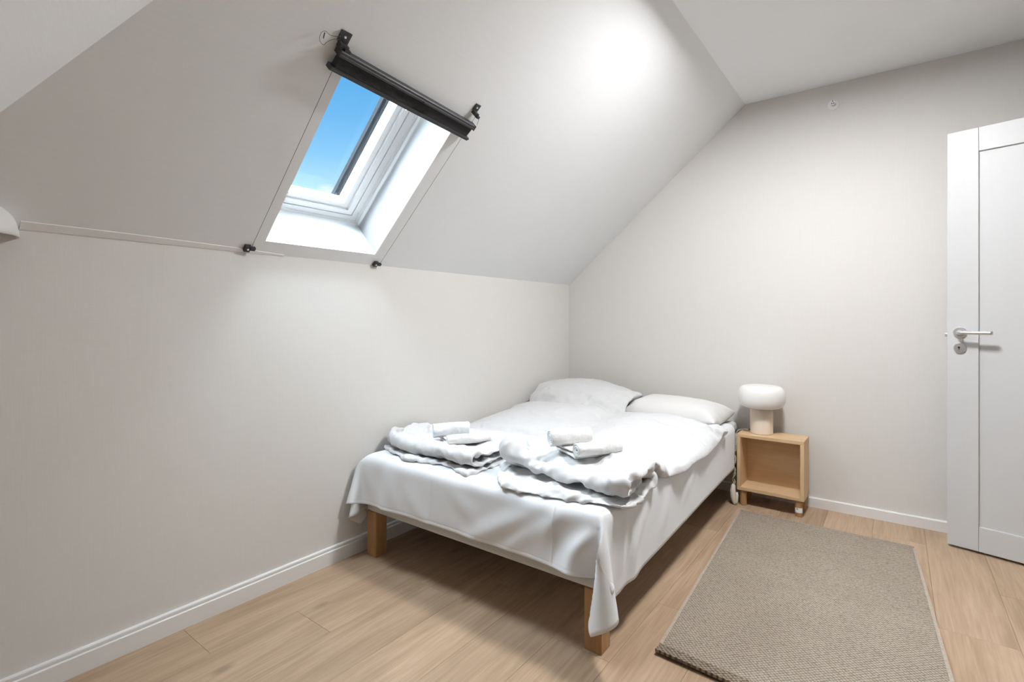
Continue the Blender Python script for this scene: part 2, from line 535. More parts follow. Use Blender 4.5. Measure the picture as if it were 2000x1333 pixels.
WT = 0.16
yk = hip_y(XW, ZK)
o = pieces('wall_left', [[(XW, YN, 0), (XW, YG, 0), (XW, YG, ZK), (XW, yk, ZK), (XW, YN, hip_z(XW, YN))]], (-WT, 0, 0), M['wall'])
tag(o, 'greige wallpapered knee wall below the skylight', kind='structure')
o = pieces('wall_back', [[(XW, YG, 0), (XR, YG, 0), (XR, YG, ZC), (XC, YG, ZC), (XW, YG, ZK)]], (0, WT, 0), M['wall'])
tag(o, 'greige gable wall behind the bed head and lamp', kind='structure')
DY0, DY1 = 2.27, 3.115                               # doorway in the right wall
ZN = hip_z(XR, YN)
yr = hip_y(XR, ZC)
o = pieces('wall_right', [[(XR, YN, 0), (XR, DY0, 0), (XR, DY0, 2.09), (XR, DY0, ZC), (XR, yr, ZC), (XR, YN, ZN)],
                          [(XR, DY0, 2.09), (XR, DY1, 2.09), (XR, DY1, ZC), (XR, DY0, ZC)],
                          [(XR, DY1, 0), (XR, YG, 0), (XR, YG, ZC), (XR, DY1, ZC)]], (0.1, 0, 0), M['wallabsorb'])
tag(o, 'unseen wall with the doorway, darkened to cut bounced light', kind='structure')
o = pieces('wall_front', [[(XW, YN, 0), (XR, YN, 0), (XR, YN, ZN), (XW, YN, hip_z(XW, YN))]], (0, -WT, 0), M['wallabsorb'])
tag(o, 'unseen low wall behind the camera, darkened to cut bounced light', kind='structure')
# sloped ceiling with the opening left free
yc = hip_y(XC, ZC)
YA, YB = 1.0, 1.62
def q(y, t):
    return S(t, y)
o = pieces('ceiling_slope', [
    [S(0, yk), S(TTOP, yc), S(TTOP, YA), W(OYL, OT1), W(OYL, OT0), S(0, YA)],
    [S(0, YA), W(OYL, OT0), W(OYR, OT0), S(0, YB)],
    [S(TTOP, YA), S(TTOP, YB), W(OYR, OT1), W(OYL, OT1)],
    [S(0, YB), W(OYR, OT0), W(OYR, OT1), S(TTOP, YB), S(TTOP, YG), S(0, YG)]], SN * 0.20, M['slope'])
tag(o, 'white sloped ceiling around the skylight', kind='structure')
o = pieces('ceiling', [[(XC, yc, ZC), (XC, YG, ZC), (XR, YG, ZC), (XR, yr, ZC)]], (0, 0, 0.16), M['ceiling'])
tag(o, 'flat white ceiling above the door', kind='structure')
o = pieces('ceiling_hip', [[(XW, yk, ZK), (XC, yc, ZC), (XR, yr, ZC), (XR, YN, ZN), (XW, YN, hip_z(XW, YN))]],
           (-0.04, -0.10, 0.13), M['slope'])
tag(o, 'second sloped ceiling plane at the upper left', kind='structure')
# pale strip where wallpaper and slope meet, left of the skylight, thinning out to the right
bm = bmesh.new()
sec = []
for i in range(13):
    y = 0.33 + i * (1.15 - 0.33) / 12
    w = 0.033 * (1 - (i / 12.0) ** 2 * 0.75)
    p0 = Vector((XW + 0.0006, y, ZK - 0.003))
    p1 = S(w, y, -0.0006)
    p2 = Vector((XW, y, ZK))
    sec.append([bm.verts.new(p0), bm.verts.new(p0 + Vector((0.003, 0, 0.0005))), bm.verts.new(p1 + Vector((0.001, 0, -0.003))), bm.verts.new(p1), bm.verts.new(p2)])
for a, b_ in zip(sec, sec[1:]):
    for j in range(5):
        bm.faces.new((a[j], a[(j + 1) % 5], b_[(j + 1) % 5], b_[j]))
bm.faces.new(sec[0]); bm.faces.new(sec[-1][::-1])
o = obj('trim_1', bm, M['strip'])
tag(o, 'pale strip along the joint of knee wall and slope', kind='structure')

# hall beyond the doorway
hall = empty('wall_hall', (XR + 0.1, 2.7, 0))
tag(hall, 'plain hall beyond the doorway', kind='structure')
def hb(name, x0, x1, y0, y1, z0, z1, mat):
    return box(name, x0 - XR - 0.1, x1 - XR - 0.1, y0 - 2.7, y1 - 2.7, z0, z1, mat, hall)
hb('hall_wall', XR + 1.2, XR + 1.3, 1.5, 4.0, 0, 2.5, M['wall'])
hb('hall_wall', XR + 0.1, XR + 1.3, 1.4, 1.5, 0, 2.5, M['wall'])
hb('hall_wall', XR + 0.1, XR + 1.3, 4.0, 4.1, 0, 2.5, M['wall'])
hb('hall_ceiling', XR + 0.1, XR + 1.3, 1.4, 4.1, 2.5, 2.6, M['ceiling'])
hb('hall_floor', XR + 0.1, XR + 1.3, 1.4, 4.1, -0.06, 0.0, M['floor'])

# floor of single planks
floor = empty('floor', (0, 0, 0))
tag(floor, 'light oak plank floor', kind='structure')
box('underlay', XW - 0.05, XR + 0.1, YN - 0.05, YG + 0.05, -0.06, -0.0085, M['subfloor'], floor)
PW, PL = 0.2192, 1.29
random.seed(5)
pm = {}
def plank_mesh(w, l):
    key = (round(w, 3), round(l, 3))
    if key not in pm:
        g = 0.00035
        bm = box_bm(-w / 2 + g, w / 2 - g, -l / 2 + g, l / 2 - g, -0.008, 0.0)
        top = [e for e in bm.edges if all(v.co.z > -0.001 for v in e.verts)]
        bmesh.ops.bevel(bm, geom=top, offset=0.0005, segments=1, affect='EDGES')
        bmesh.ops.recalc_face_normals(bm, faces=bm.faces)
        me = bpy.data.meshes.new('plank')
        bm.to_mesh(me); bm.free()
        me.materials.append(M['floor'])
        pm[key] = me
    return pm[key]
JOINT = {1: 0.762, 4: 0.42, 5: 1.885}
x = -1.628 - 3 * PW
r_i = 0
while x < XR + 0.1:
    x0, x1 = max(x, XW - 0.02), min(x + PW, XR + 0.1)
    if x1 - x0 > 0.01:
        y = JOINT.get(r_i, (r_i * 0.437) % PL + 0.2) - 3 * PL
        while y < YG + 0.02:
            y0, y1 = max(y, YN - 0.02), min(y + PL, YG + 0.02)
            if y1 - y0 > 0.02:
                p = obj('plank', plank_mesh(x1 - x0, y1 - y0), None, floor)
                p.location = ((x0 + x1) / 2, (y0 + y1) / 2, 0)
            y += PL
        r_i += 1
    x += PW

# baseboards
def baseboard(name, prof, along, label):
    bm = bmesh.new()
    A, B = along
    ra = [bm.verts.new(A(d, z)) for d, z in prof]
    rb = [bm.verts.new(B(d, z)) for d, z in prof]
    n = len(prof)
    for i in range(n):
        bm.faces.new((ra[i], ra[(i + 1) % n], rb[(i + 1) % n], rb[i]))
    bm.faces.new(ra); bm.faces.new(rb[::-1])
    return tag(obj(name, bm, M['trim']), label, kind='structure')
prof_left = [(0, 0), (0.016, 0), (0.016, 0.0590), (0.0135, 0.0612), (0.0102, 0.0616), (0.0102, 0.0655), (0.0115, 0.0668), (0.0115, 0.0735), (0.0095, 0.0765), (0, 0.0775)]
baseboard('baseboard_left', prof_left, (lambda d, z: Vector((XW + d, YN, z)), lambda d, z: Vector((XW + d, YG, z))), 'white grooved baseboard along the knee wall')
prof_back = [(0, 0), (0.013, 0), (0.013, 0.0535), (0.0105, 0.0575), (0, 0.0585)]
baseboard('baseboard_back', prof_back, (lambda d, z: Vector((XW + 0.016, YG - d, z)), lambda d, z: Vector((XR, YG - d, z))), 'white baseboard along the gable wall')

# ------------------------------------------------------------------ skylight
win = empty('window_1', S(0.07, 1.32, 0.0))
tag(win, 'skylight with deep white lining and blue sky behind the pane', kind='structure')
WINV = Matrix.Translation(-win.location)
def wpiece(name, y0, y1, t0, t1, n0, n1, mat, parent=win, off=None):
    o_ = hexa(name, [WINV @ W(y, t, n) for n in (n0, n1) for y, t in ((y0, t0), (y1, t0), (y1, t1), (y0, t1))], mat, parent)
    return o_
DL = 0.226                                            # depth of the lining
lt = 0.012
wpiece('lining_board', OYL - lt, OYL, OT0 - lt, OT1 + lt, 0.0015, DL + 0.09, M['lining'])
wpiece('lining_board', OYR, OYR + lt, OT0 - lt, OT1 + lt, 0.0015, DL + 0.09, M['lining'])
wpiece('lining_board', OYL, OYR, OT0 - lt, OT0, 0.0015, DL + 0.09, M['lining'])
wpiece('lining_board', OYL, OYR, OT1, OT1 + lt, 0.0015, DL + 0.09, M['lining'])
# fixed frame
fw_y, fw_t = 0.046, 0.036
F0, F1 = DL, DL + 0.075
def frame_ring(name, y0, y1, t0, t1, wy, wt, n0, n1, mat):
    wpiece(name, y0, y0 + wy, t0, t1, n0, n1, mat)
    wpiece(name, y1 - wy, y1, t0, t1, n0, n1, mat)
    wpiece(name, y0 + wy, y1 - wy, t0, t0 + wt, n0, n1, mat)
    wpiece(name, y0 + wy, y1 - wy, t1 - wt, t1, n0, n1, mat)
frame_ring('frame_bar', OYL, OYR, OT0, OT1, fw_y, fw_t, F0, F1, M['pvc'])
frame_ring('frame_bead', OYL, OYR, OT0, OT1, 0.014, 0.012, F0 - 0.005, F0 - 0.0002, M['pvc'])
g = 0.0035
sy0, sy1, st0, st1 = OYL + fw_y + g, OYR - fw_y - g, OT0 + fw_t + g, OT1 - fw_t - g
def sash_ring(name, y0, y1, t0, t1, wl, wr, wb, wtp, n0, n1, mat):
    wpiece(name, y0, y0 + wl, t0, t1, n0, n1, mat)
    wpiece(name, y1 - wr, y1, t0, t1, n0, n1, mat)
    wpiece(name, y0 + wl, y1 - wr, t0, t0 + wb, n0, n1, mat)
    wpiece(name, y0 + wl, y1 - wr, t1 - wtp, t1, n0, n1, mat)
sash_ring('sash_rail', sy0, sy1, st0, st1, 0.016, 0.030, 0.024, 0.018, F0 + 0.002, F1, M['pvc'])
sy0b, sy1b, st0b, st1b = sy0 + 0.0162, sy1 - 0.0302, st0 + 0.0242, st1 - 0.0182
sash_ring('glazing_bead', sy0b, sy1b, st0b, st1b, 0.012, 0.030, 0.026, 0.012, F0 + 0.014, F1 - 0.004, M['pvc'])
frame_ring('gasket', OYL + fw_y, OYR - fw_y, OT0 + fw_t, OT1 - fw_t, g, g, F0 + 0.03, F1, M['dark'])
gl_o = wpiece('glass_pane', sy0b + 0.006, sy1b - 0.02, st0b + 0.018, st1b - 0.006, F1 - 0.022, F1 - 0.016, M['glass'])
gl_o['label'] = 'clear glass pane'
# dark outer cladding seen through the pane on the right
wpiece('outer_cladding', sy1b - 0.036, sy1b + 0.05, st0b - 0.05, st1b + 0.05, F1 + 0.030, F1 + 0.052, M['darkmetal'])['label'] = 'dark grey outer cladding strip'
wpiece('outer_cladding', sy0b - 0.05, sy0b - 0.012, st0b - 0.05, st1b + 0.05, F1 + 0.030, F1 + 0.052, M['darkmetal'])
# screw on the frame
sc_o = obj('screw', lathe_bm([(0, -0.001), (0.004, -0.001), (0.004, 0.002), (0, 0.002)], 12), M['steel'], win)
sc_o.matrix_local = Matrix.Translation(WINV @ W(OYR - 0.022, OT0 + 0.060, F0 - 0.0005)) @ SN.to_track_quat('Z', 'Y').to_matrix().to_4x4()

# ------------------------------------------------------------------ door
DD = Vector((0.968, -0.25, 0)).normalized()
door = empty('door_1', (0.2095, 3.3288, 0.0), math.atan2(DD.y, DD.x))
tag(door, 'white panelled door standing open against the gable wall', kind='structure')
DWd, DT0, DB = 0.825, 2.052, 0.012
SWd = 0.117
def dpart(name, x0, x1, z0, z1, y0=0.0, y1=0.04, mat=None, bev=0.0018, parent=door):
    return box(name, x0, x1, y0, y1, z0, z1, mat or M['door'], parent, bev)
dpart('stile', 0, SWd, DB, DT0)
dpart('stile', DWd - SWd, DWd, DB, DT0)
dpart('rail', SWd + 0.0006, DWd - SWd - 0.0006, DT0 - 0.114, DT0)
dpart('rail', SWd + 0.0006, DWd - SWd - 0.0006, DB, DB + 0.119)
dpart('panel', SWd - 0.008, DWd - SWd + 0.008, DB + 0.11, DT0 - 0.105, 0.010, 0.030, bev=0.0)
def ry(bm, cx, cy, cz):                               # turn a lathe so that its axis points out of the door face
    for v in bm.verts:
        x_, y_, z_ = v.co
        v.co = Vector((cx + x_, cy - z_, cz + y_))
    return bm
hx, hz = 0.0487, 1.064
handle = obj('handle_rosette', ry(lathe_bm([(0, 0), (0.026, 0), (0.026, 0.006), (0.0235, 0.009), (0.012, 0.0095), (0.0105, 0.03), (0, 0.03)], 32), hx, 0, hz), M['steel'], door, True)
smooth_by_angle(handle.data)
handle['label'] = 'satin steel lever handle'
path = catmull([(hx, -0.02, hz), (hx, -0.036, hz), (hx + 0.008, -0.048, hz), (hx + 0.03, -0.052, hz), (hx + 0.07, -0.052, hz), (hx + 0.125, -0.052, hz)], 6)
lv = tube_bm(path, 0.0092, 14)
for v in lv.verts:
    if v.co.x > hx + 0.015:
        v.co.z = hz + (v.co.z - hz) * 0.92
obj('lever', lv, M['steel'], handle, True)
lock = obj('lock_escutcheon', ry(lathe_bm([(0, 0), (0.025, 0), (0.025, 0.005), (0.0225, 0.009), (0, 0.0095)], 32), hx, 0, hz - 0.076), M['steel'], door, True)
smooth_by_angle(lock.data)
kh = obj('keyhole', ry(lathe_bm([(0, 0.0), (0.0045, 0.0), (0.0045, 0.0102), (0, 0.0102)], 16), hx - 0.002, 0, hz - 0.073), M['dark'], lock)
box('keyhole', hx - 0.0035, hx - 0.0005, -0.0101, 0, hz - 0.084, hz - 0.073, M['dark'], lock)
box('latch', -0.011, 0.0, 0.012, 0.026, hz - 0.022, hz - 0.006, M['steel'], door, 0.001)
for z in (0.25, 1.0, 1.8):
    h_ = obj('hinge', lathe_bm([(0, -0.045), (0.007, -0.045), (0.007, 0.045), (0, 0.045)], 12, (DWd + 0.006, 0.0, z)), M['steel'], door)
# casing round the doorway
casing = empty('door_2', (XR, DY0, 0))
tag(casing, 'white casing of the doorway in the right wall', kind='structure')
box('jamb', 0.0, 0.1, 0.0, 0.018, 0, 2.09, M['trim'], casing)
box('jamb', 0.0, 0.1, DY1 - DY0 - 0.018, DY1 - DY0, 0, 2.09, M['trim'], casing)
box('jamb', 0.0, 0.1, 0.018, DY1 - DY0 - 0.018, 2.072, 2.09, M['trim'], casing)
box('architrave', -0.012, 0.0, -0.06, 0.006, 0, 2.15, M['trim'], casing, 0.002)
box('architrave', -0.012, 0.0, 0.006, DY1 - DY0, 2.084, 2.15, M['trim'], casing, 0.002)

# ------------------------------------------------------------------ ceiling lamp (just above the frame; it throws the bed's shadow)
lamp0 = empty('ceiling_lamp', (-0.25, 2.16, ZC))
tag(lamp0, 'flat round white ceiling lamp on the flat ceiling', 'ceiling lamp')
obj('housing', lathe_bm([(0, 0), (0.165, 0), (0.168, -0.004), (0.168, -0.040), (0.160, -0.044), (0.156, -0.040), (0, -0.038)], 48), M['white'], lamp0, True)
smooth_by_angle(lamp0.children[0].data)
m, t, b = new_mat('lit lamp diffuser')
b.inputs['Base Color'].default_value = (0.9, 0.9, 0.9, 1)
b.inputs['Emission Color'].default_value = (0.97, 0.985, 1.0, 1)
b.inputs['Emission Strength'].default_value = LAMP_RADIANCE
obj('diffuser', lathe_bm([(0, -0.0392), (0.155, -0.0392), (0.155, -0.0430), (0, -0.0440)], 48), m, lamp0)

# ------------------------------------------------------------------ roller blind on the skylight
blind = empty('skylight_blind', S(0.875, 1.28))
tag(blind, 'charcoal pleated blind drawn up above the skylight', 'blind')
BINV = Matrix.Translation(-blind.location)
BY = Vector((0, 0.657, 0)) + SL * -0.040
BY.normalize()
BT = (SL - BY * SL.dot(BY)).normalized()
BO = S(0.905, 0.944, 0.0)
def Bp(a, bb, n):                                       # a along the rails, bb up the slope, n outwards (negative = into the room)
    return BINV @ (BO + BY * a + BT * bb + SN * n)
def brail(name, a0, a1, prof, mat, parent=blind):
    bm = bmesh.new()
    r0 = [bm.verts.new(Bp(a0, p[0], p[1])) for p in prof]
    r1 = [bm.verts.new(Bp(a1, p[0], p[1])) for p in prof]
    n = len(prof)
    for i in range(n):
        bm.faces.new((r0[i], r0[(i + 1) % n], r1[(i + 1) % n], r1[i]))
    bm.faces.new(r0); bm.faces.new(r1[::-1])
    return obj(name, bm, mat, parent)
BLEN = 0.664
brail('upper_rail', 0.0, BLEN, [(0.006, -0.008), (0.006, -0.036), (0.003, -0.040), (-0.004, -0.0405), (-0.0055, -0.043), (-0.0125, -0.043), (-0.0135, -0.036), (-0.0135, -0.008)], M['blind'])
brail('lower_rail', -0.004, BLEN + 0.012, [(-0.052, -0.008), (-0.052, -0.036), (-0.0545, -0.042), (-0.059, -0.042), (-0.0605, -0.038), (-0.066, -0.038), (-0.0675, -0.034), (-0.0675, -0.008)], M['blind'])
pl = [(-0.0137, -0.009)]
NPL = 12
for i in range(NPL):
    z0 = -0.0140 - i * (0.0515 - 0.0140) / NPL
    dz = (0.0515 - 0.0140) / NPL
    pl += [(z0 - dz * 0.15, -0.0355), (z0 - dz * 0.5, -0.0370), (z0 - dz * 0.85, -0.0355)]
pl += [(-0.0518, -0.009)]
brail('pleated_cloth', 0.008, BLEN - 0.004, pl, M['blindcloth'])
# pull tabs in the middle of both rails
brail('pull_tab', 0.365, 0.425, [(-0.0125, -0.0435), (-0.0055, -0.0435), (-0.0065, -0.0475), (-0.0115, -0.0475)], M['blind'])
brail('pull_tab', 0.330, 0.382, [(-0.0675, -0.028), (-0.0675, -0.036), (-0.0705, -0.034), (-0.0705, -0.030)], M['steel'])
# end caps
for a0, a1 in ((-0.003, 0.0), (BLEN, BLEN + 0.003)):
    brail('end_cap', a0, a1, [(0.007, -0.006), (0.007, -0.041), (-0.0135, -0.044), (-0.0145, -0.006)], M['black'])
def bracket(t, y, w, h, up=True, side=1):
    c = S(t, y, 0.0)
    bm = bmesh.new()
    def qd(a0, a1, b0, b1, n0, n1):
        vs = [bm.verts.new(BINV @ S(t + bb, y + aa, n)) for n in (n0, n1) for aa, bb in ((a0, b0), (a1, b0), (a1, b1), (a0, b1))]
        for f in ((3, 2, 1, 0), (4, 5, 6, 7), (0, 1, 5, 4), (1, 2, 6, 5), (2, 3, 7, 6), (3, 0, 4, 7)):
            bm.faces.new([vs[i] for i in f])
    if up:
        qd(-w / 2, w / 2, -h * 0.35, h * 0.65, -0.006, -0.0005)
        qd(-w * 0.35, w * 0.45, -h * 0.75, -h * 0.3, -0.026, -0.0005)
        qd(w * 0.05, w * 0.62, -h * 0.85, -h * 0.5, -0.034, -0.012)
    else:
        qd(-w / 2, w * 0.15, -h / 2, h / 2, -0.016, -0.0005)
        qd(w * 0.10, w * 0.62, -h * 0.05, h * 0.45, -0.020, -0.008)
    br = obj('bracket', bm, M['black'], blind)
    sc_ = obj('screw', lathe_bm([(0, 0), (0.0045, 0), (0.0038, 0.002), (0, 0.0026)], 14), M['steel'], br)
    sc_.matrix_local = Matrix.Translation(BINV @ S(t + (h * 0.2 if up else 0), y - (0 if up else w * 0.15), -0.006 if up else -0.016)) @ (-SN).to_track_quat('Z', 'Y').to_matrix().to_4x4()
    return br
bracket(0.936, 0.953, 0.036, 0.036)
bracket(0.926, 1.588, 0.026, 0.030)
bracket(0.028, 0.992, 0.034, 0.028, False)
bracket(0.016, 1.626, 0.032, 0.026, False)
for (ta, ya, tb, yb) in ((0.90, 0.953, 0.037, 0.998), (0.905, 1.592, 0.027, 1.640)):
    obj('tension_cord', tube_bm([BINV @ S(ta, ya, -0.021), BINV @ S(tb, yb, -0.013)], 0.0008, 6), M['cord'], blind)
loop = [(0.930, 0.938, -0.012), (0.926, 0.915, -0.02), (0.914, 0.895, -0.03), (0.902, 0.885, -0.035), (0.908, 0.872, -0.03), (0.925, 0.872, -0.02), (0.934, 0.885, -0.012), (0.930, 0.905, -0.012), (0.936, 0.925, -0.012), (0.940, 0.938, -0.008)]
obj('cord_loop', tube_bm(catmull([BINV @ S(*p) for p in loop], 6), 0.0008, 6), M['cord'], blind)
obj('cord_end', tube_bm([BINV @ S(0.929, 0.886, -0.012), BINV @ S(0.915, 0.884, -0.022)], 0.0018, 8), M['black'], blind)
loop = [(0.905, 1.603, -0.022), (0.899, 1.612, -0.026), (0.886, 1.622, -0.022), (0.872, 1.633, -0.015), (0.868, 1.642, -0.008)]
obj('cord_loop', tube_bm(catmull([BINV @ S(*p) for p in loop], 6), 0.0008, 6), M['cord'], blind)

# ------------------------------------------------------------------ bed
ROT = math.radians(0.4)
bed = empty('bed', (-1.405, 1.535, 0), ROT)
tag(bed, 'low single upholstered bed with square oak legs against the knee wall', 'bed')
BW, BL = 0.622, 1.94
base = box('bed_base', -BW, BW, 0.0, BL, 0.212, 0.405, M['bedfabric'], bed, 0.018, 3)
base['label'] = 'light grey upholstered bed base'
mt = box('mattress', -BW + 0.004, BW - 0.004, 0.004, BL, 0.406, 0.475, M['bedfabric'], bed, 0.028, 3)
for sx in (-1, 1):
    for ly in (0.038, BL - 0.12):
        lx = sx * (BW - (0.035 if ly < 0.1 else 0.28))
        box('leg', lx - 0.033, lx + 0.033, ly - 0.033, ly + 0.033, 0.0, 0.213, M['leg'], bed, 0.003)

# ------------------------------------------------------------------ bedding: draped with the cloth solver, then kept as plain meshes
sim_tmp = []
def collider(x0, x1, y0, y1, z0, z1, bev=0.0, friction=10.0):
    bm = box_bm(x0, x1, y0, y1, z0, z1, bev, 3)
    bmesh.ops.triangulate(bm, faces=bm.faces)
    o_ = obj('collider', bm, None)
    o_.modifiers.new('collision', 'COLLISION')
    o_.collision.thickness_outer = 0.004
    o_.collision.cloth_friction = friction
    sim_tmp.append(o_)
    return o_
collider(-0.630, 0.630, -0.008, 1.96, 0.235, 0.477, 0.03)
collider(-0.9, -0.672, -1.0, 2.6, -0.2, 1.5)
collider(-1.2, 2.0, 1.975, 2.3, -0.2, 1.5)

def cloth_mod(o_, mass, stiff, bend, quality, pressure=0.0, shrink=0.0, dist=0.004, self_d=0.005, damp=2.0):
    md = o_.modifiers.new('cloth', 'CLOTH')
    s_ = md.settings
    s_.quality = quality
    s_.mass = mass
    s_.air_damping = damp
    s_.tension_stiffness = s_.compression_stiffness = stiff
    s_.shear_stiffness = stiff * 0.33
    s_.bending_stiffness = bend
    s_.tension_damping = s_.compression_damping = 6
    s_.shear_damping = 5
    s_.bending_damping = 0.5
    if pressure:
        s_.use_pressure = True
        s_.uniform_pressure_force = pressure
    s_.shrink_min = s_.shrink_max = shrink
    c_ = md.collision_settings
    c_.distance_min = dist
    c_.collision_quality = 2
    if self_d:
        c_.use_self_collision = True
        c_.self_distance_min = self_d
        c_.self_friction = 8
    return md

# sheet: a flat rectangle, a little askew, that falls over foot and side
SNU, SNV = 66, 76
c_fl, c_fr, c_hl, c_hr = Vector((-0.90, -0.220)), Vector((0.938, -0.214)), Vector((-0.86, 1.94)), Vector((0.885, 1.74))
bm = bmesh.new()
rows = []
for i in range(SNU + 1):
    row = []
    for j in range(SNV + 1):
        u_, v_ = i / SNU, j / SNV
        p = c_fl.lerp(c_fr, u_).lerp(c_hl.lerp(c_hr, u_), v_)
        z = 0.490 + 0.004 * noise.noise(Vector((p.x * 4, p.y * 4, 1)))
        x_ = p.x
        if x_ < -0.655:
            z -= -0.655 - x_
            x_ = -0.655
        y_ = p.y
        row.append(bm.verts.new((x_, y_, z)))
    rows.append(row)
for i in range(SNU):
    for j in range(SNV):
        bm.faces.new((rows[i][j], rows[i + 1][j], rows[i + 1][j + 1], rows[i][j + 1]))
sheet_s = obj('sheet_sim', bm, None)
vg = sheet_s.vertex_groups.new(name='pin')
vg.add([v.index for v in sheet_s.data.vertices if -0.5 < v.co.x < 0.45 and v.co.y > 0.5], 1.0, 'REPLACE')
md = cloth_mod(sheet_s, 0.18, 25, 0.6, 7, self_d=0.0, damp=1.0)
md.settings.vertex_group_mass = 'pin'
md.settings.pin_stiffness = 0.3

def quilt(name, x_of, path, nu, ds, th, seed):
    """a padded quilt: thick ribbon along a folded side view, one side view for every step across"""
    rows = []
    ns = 0
    for i in range(nu + 1):
        u_ = i / nu
        P = [Vector(p) for p in path(u_)]
        L_ = [0.0]
        for a, b_ in zip(P, P[1:]):
            L_.append(L_[-1] + (b_ - a).length)
        if i == 0:
            ns = int(L_[-1] / ds)
        out = []
        j = 0
        for k in range(ns + 1):
            s_ = L_[-1] * k / ns
            while j < len(L_) - 2 and L_[j + 1] < s_:
                j += 1
            out.append(P[j].lerp(P[j + 1], (s_ - L_[j]) / max(1e-9, L_[j + 1] - L_[j])))
        e = min(1.0, min(i, nu - i) / 2.0)
        h = 0.35 + 0.65 * math.sqrt(e)
        top, bot = [], []
        for k in range(ns + 1):
            t_ = (out[min(k + 1, ns)] - out[max(k - 1, 0)]).normalized()
            n_ = Vector((-t_.y, t_.x))
            hh = h * th(out[k].x) * (0.35 + 0.65 * math.sqrt(min(1.0, min(k, ns - k) / 2.0)))
            top.append(out[k] + n_ * hh / 2)
            bot.append(out[k] - n_ * hh / 2)
        rows.append([Vector((x_of(u_, p.x) + 0.012 * noise.noise(Vector((p.x * 6, p.y * 9, seed))), p.x, p.y)) for p in top + bot[::-1]])
    bm = bmesh.new()
    vs = [[bm.verts.new(p) for p in r] for r in rows]
    m_ = len(vs[0])
    for i in range(nu):
        for j in range(m_):
            bm.faces.new((vs[i][j], vs[i + 1][j], vs[i + 1][(j + 1) % m_], vs[i][(j + 1) % m_]))
    for i in (0, nu):
        for k in range(m_ // 2 - 1):
            bm.faces.new((vs[i][k], vs[i][k + 1], vs[i][m_ - 2 - k], vs[i][m_ - 1 - k]))
    return obj(name, bm, None)

def fold_arc(cy, cz, r, side, n=5):
    return [(cy + side * r * math.sin(math.pi * k / (n + 1)), cz + r * math.cos(math.pi * k / (n + 1))) for k in range(1, n + 1)]
def nz(a, b_, c_):
    return noise.noise(Vector((a, b_, c_)))

def path_right(u_):
    f1 = 0.18 + 0.05 * nz(u_ * 2.2, 3.1, 0.5) - 0.30 * max(0.0, u_ - 0.70)
    b2 = 0.40 + 0.06 * nz(u_ * 2.6, 7.7, 0.5)
    f3 = 0.075 + 0.10 * max(0.0, u_ - 0.35) ** 2 + 0.55 * max(0.0, 0.30 - u_) + 0.03 * nz(u_ * 3, 1.3, 2.0)
    pts = [(1.52, 0.50), (1.42, 0.52), (0.6, 0.555), (0.42, 0.605), (f1, 0.645)]
    pts += fold_arc(f1, 0.615, 0.030, -1) + [(f1, 0.585), (b2, 0.580)]
    pts += fold_arc(b2, 0.552, 0.028, 1) + [(b2, 0.524), (f3, 0.510)]
    return pts
def path_left(u_):
    f1 = 0.13 + 0.06 * nz(u_ * 2.4, 5.1, 9.5) + 0.05 * max(0.0, 0.3 - u_)
    b2 = 0.33 + 0.06 * nz(u_ * 2.6, 2.7, 4.5)
    f3 = 0.075 + 0.04 * nz(u_ * 3.3, 6.3, 2.0) + 0.16 * max(0.0, 0.25 - u_)
    pts = [(1.82, 0.655), (1.62, 0.645), (1.45, 0.605), (1.2, 0.585), (0.9, 0.575), (0.55, 0.575), (0.40, 0.59), (f1, 0.612)]
    pts += fold_arc(f1, 0.586, 0.026, -1) + [(f1, 0.560), (b2, 0.556)]
    pts += fold_arc(b2, 0.531, 0.025, 1) + [(b2, 0.506), (f3, 0.500)]
    return pts
quilts = []
for nm, xf, pth, sd in (('quilt_r', lambda u_, y: -0.012 + 0.012 * y + (0.630 + 0.012 * y) * u_, path_right, 1.0),
                        ('quilt_l', lambda u_, y: -0.662 + (0.640 + 0.03 * y) * u_, path_left, 4.0)):
    q_ = quilt(nm, xf, pth, 36, 0.019, (lambda y: 0.046) if sd < 2 else (lambda y: 0.036 + 0.046 * max(0.0, min(1.0, (y - 0.38) / 0.25))), sd)
    md = cloth_mod(q_, 0.11, 12, 0.02, 4, pressure=3.0 if sd < 2 else 2.9, shrink=0.0, self_d=0.006)
    vg = q_.vertex_groups.new(name='slack')
    for v in q_.data.vertices:
        vg.add([v.index], max(0.0, min(1.0, (0.62 - v.co.y) / 0.25)), 'REPLACE')
    pg = q_.vertex_groups.new(name='puff')
    for v in q_.data.vertices:
        pg.add([v.index], 1.0 - 0.30 * max(0.0, min(1.0, (0.62 - v.co.y) / 0.25)), 'REPLACE')
    md.settings.vertex_group_pressure = 'puff'
    md.settings.vertex_group_shrink = 'slack'
    md.settings.shrink_min = -0.07
    md.settings.shrink_max = -0.20
    quilts.append(q_)

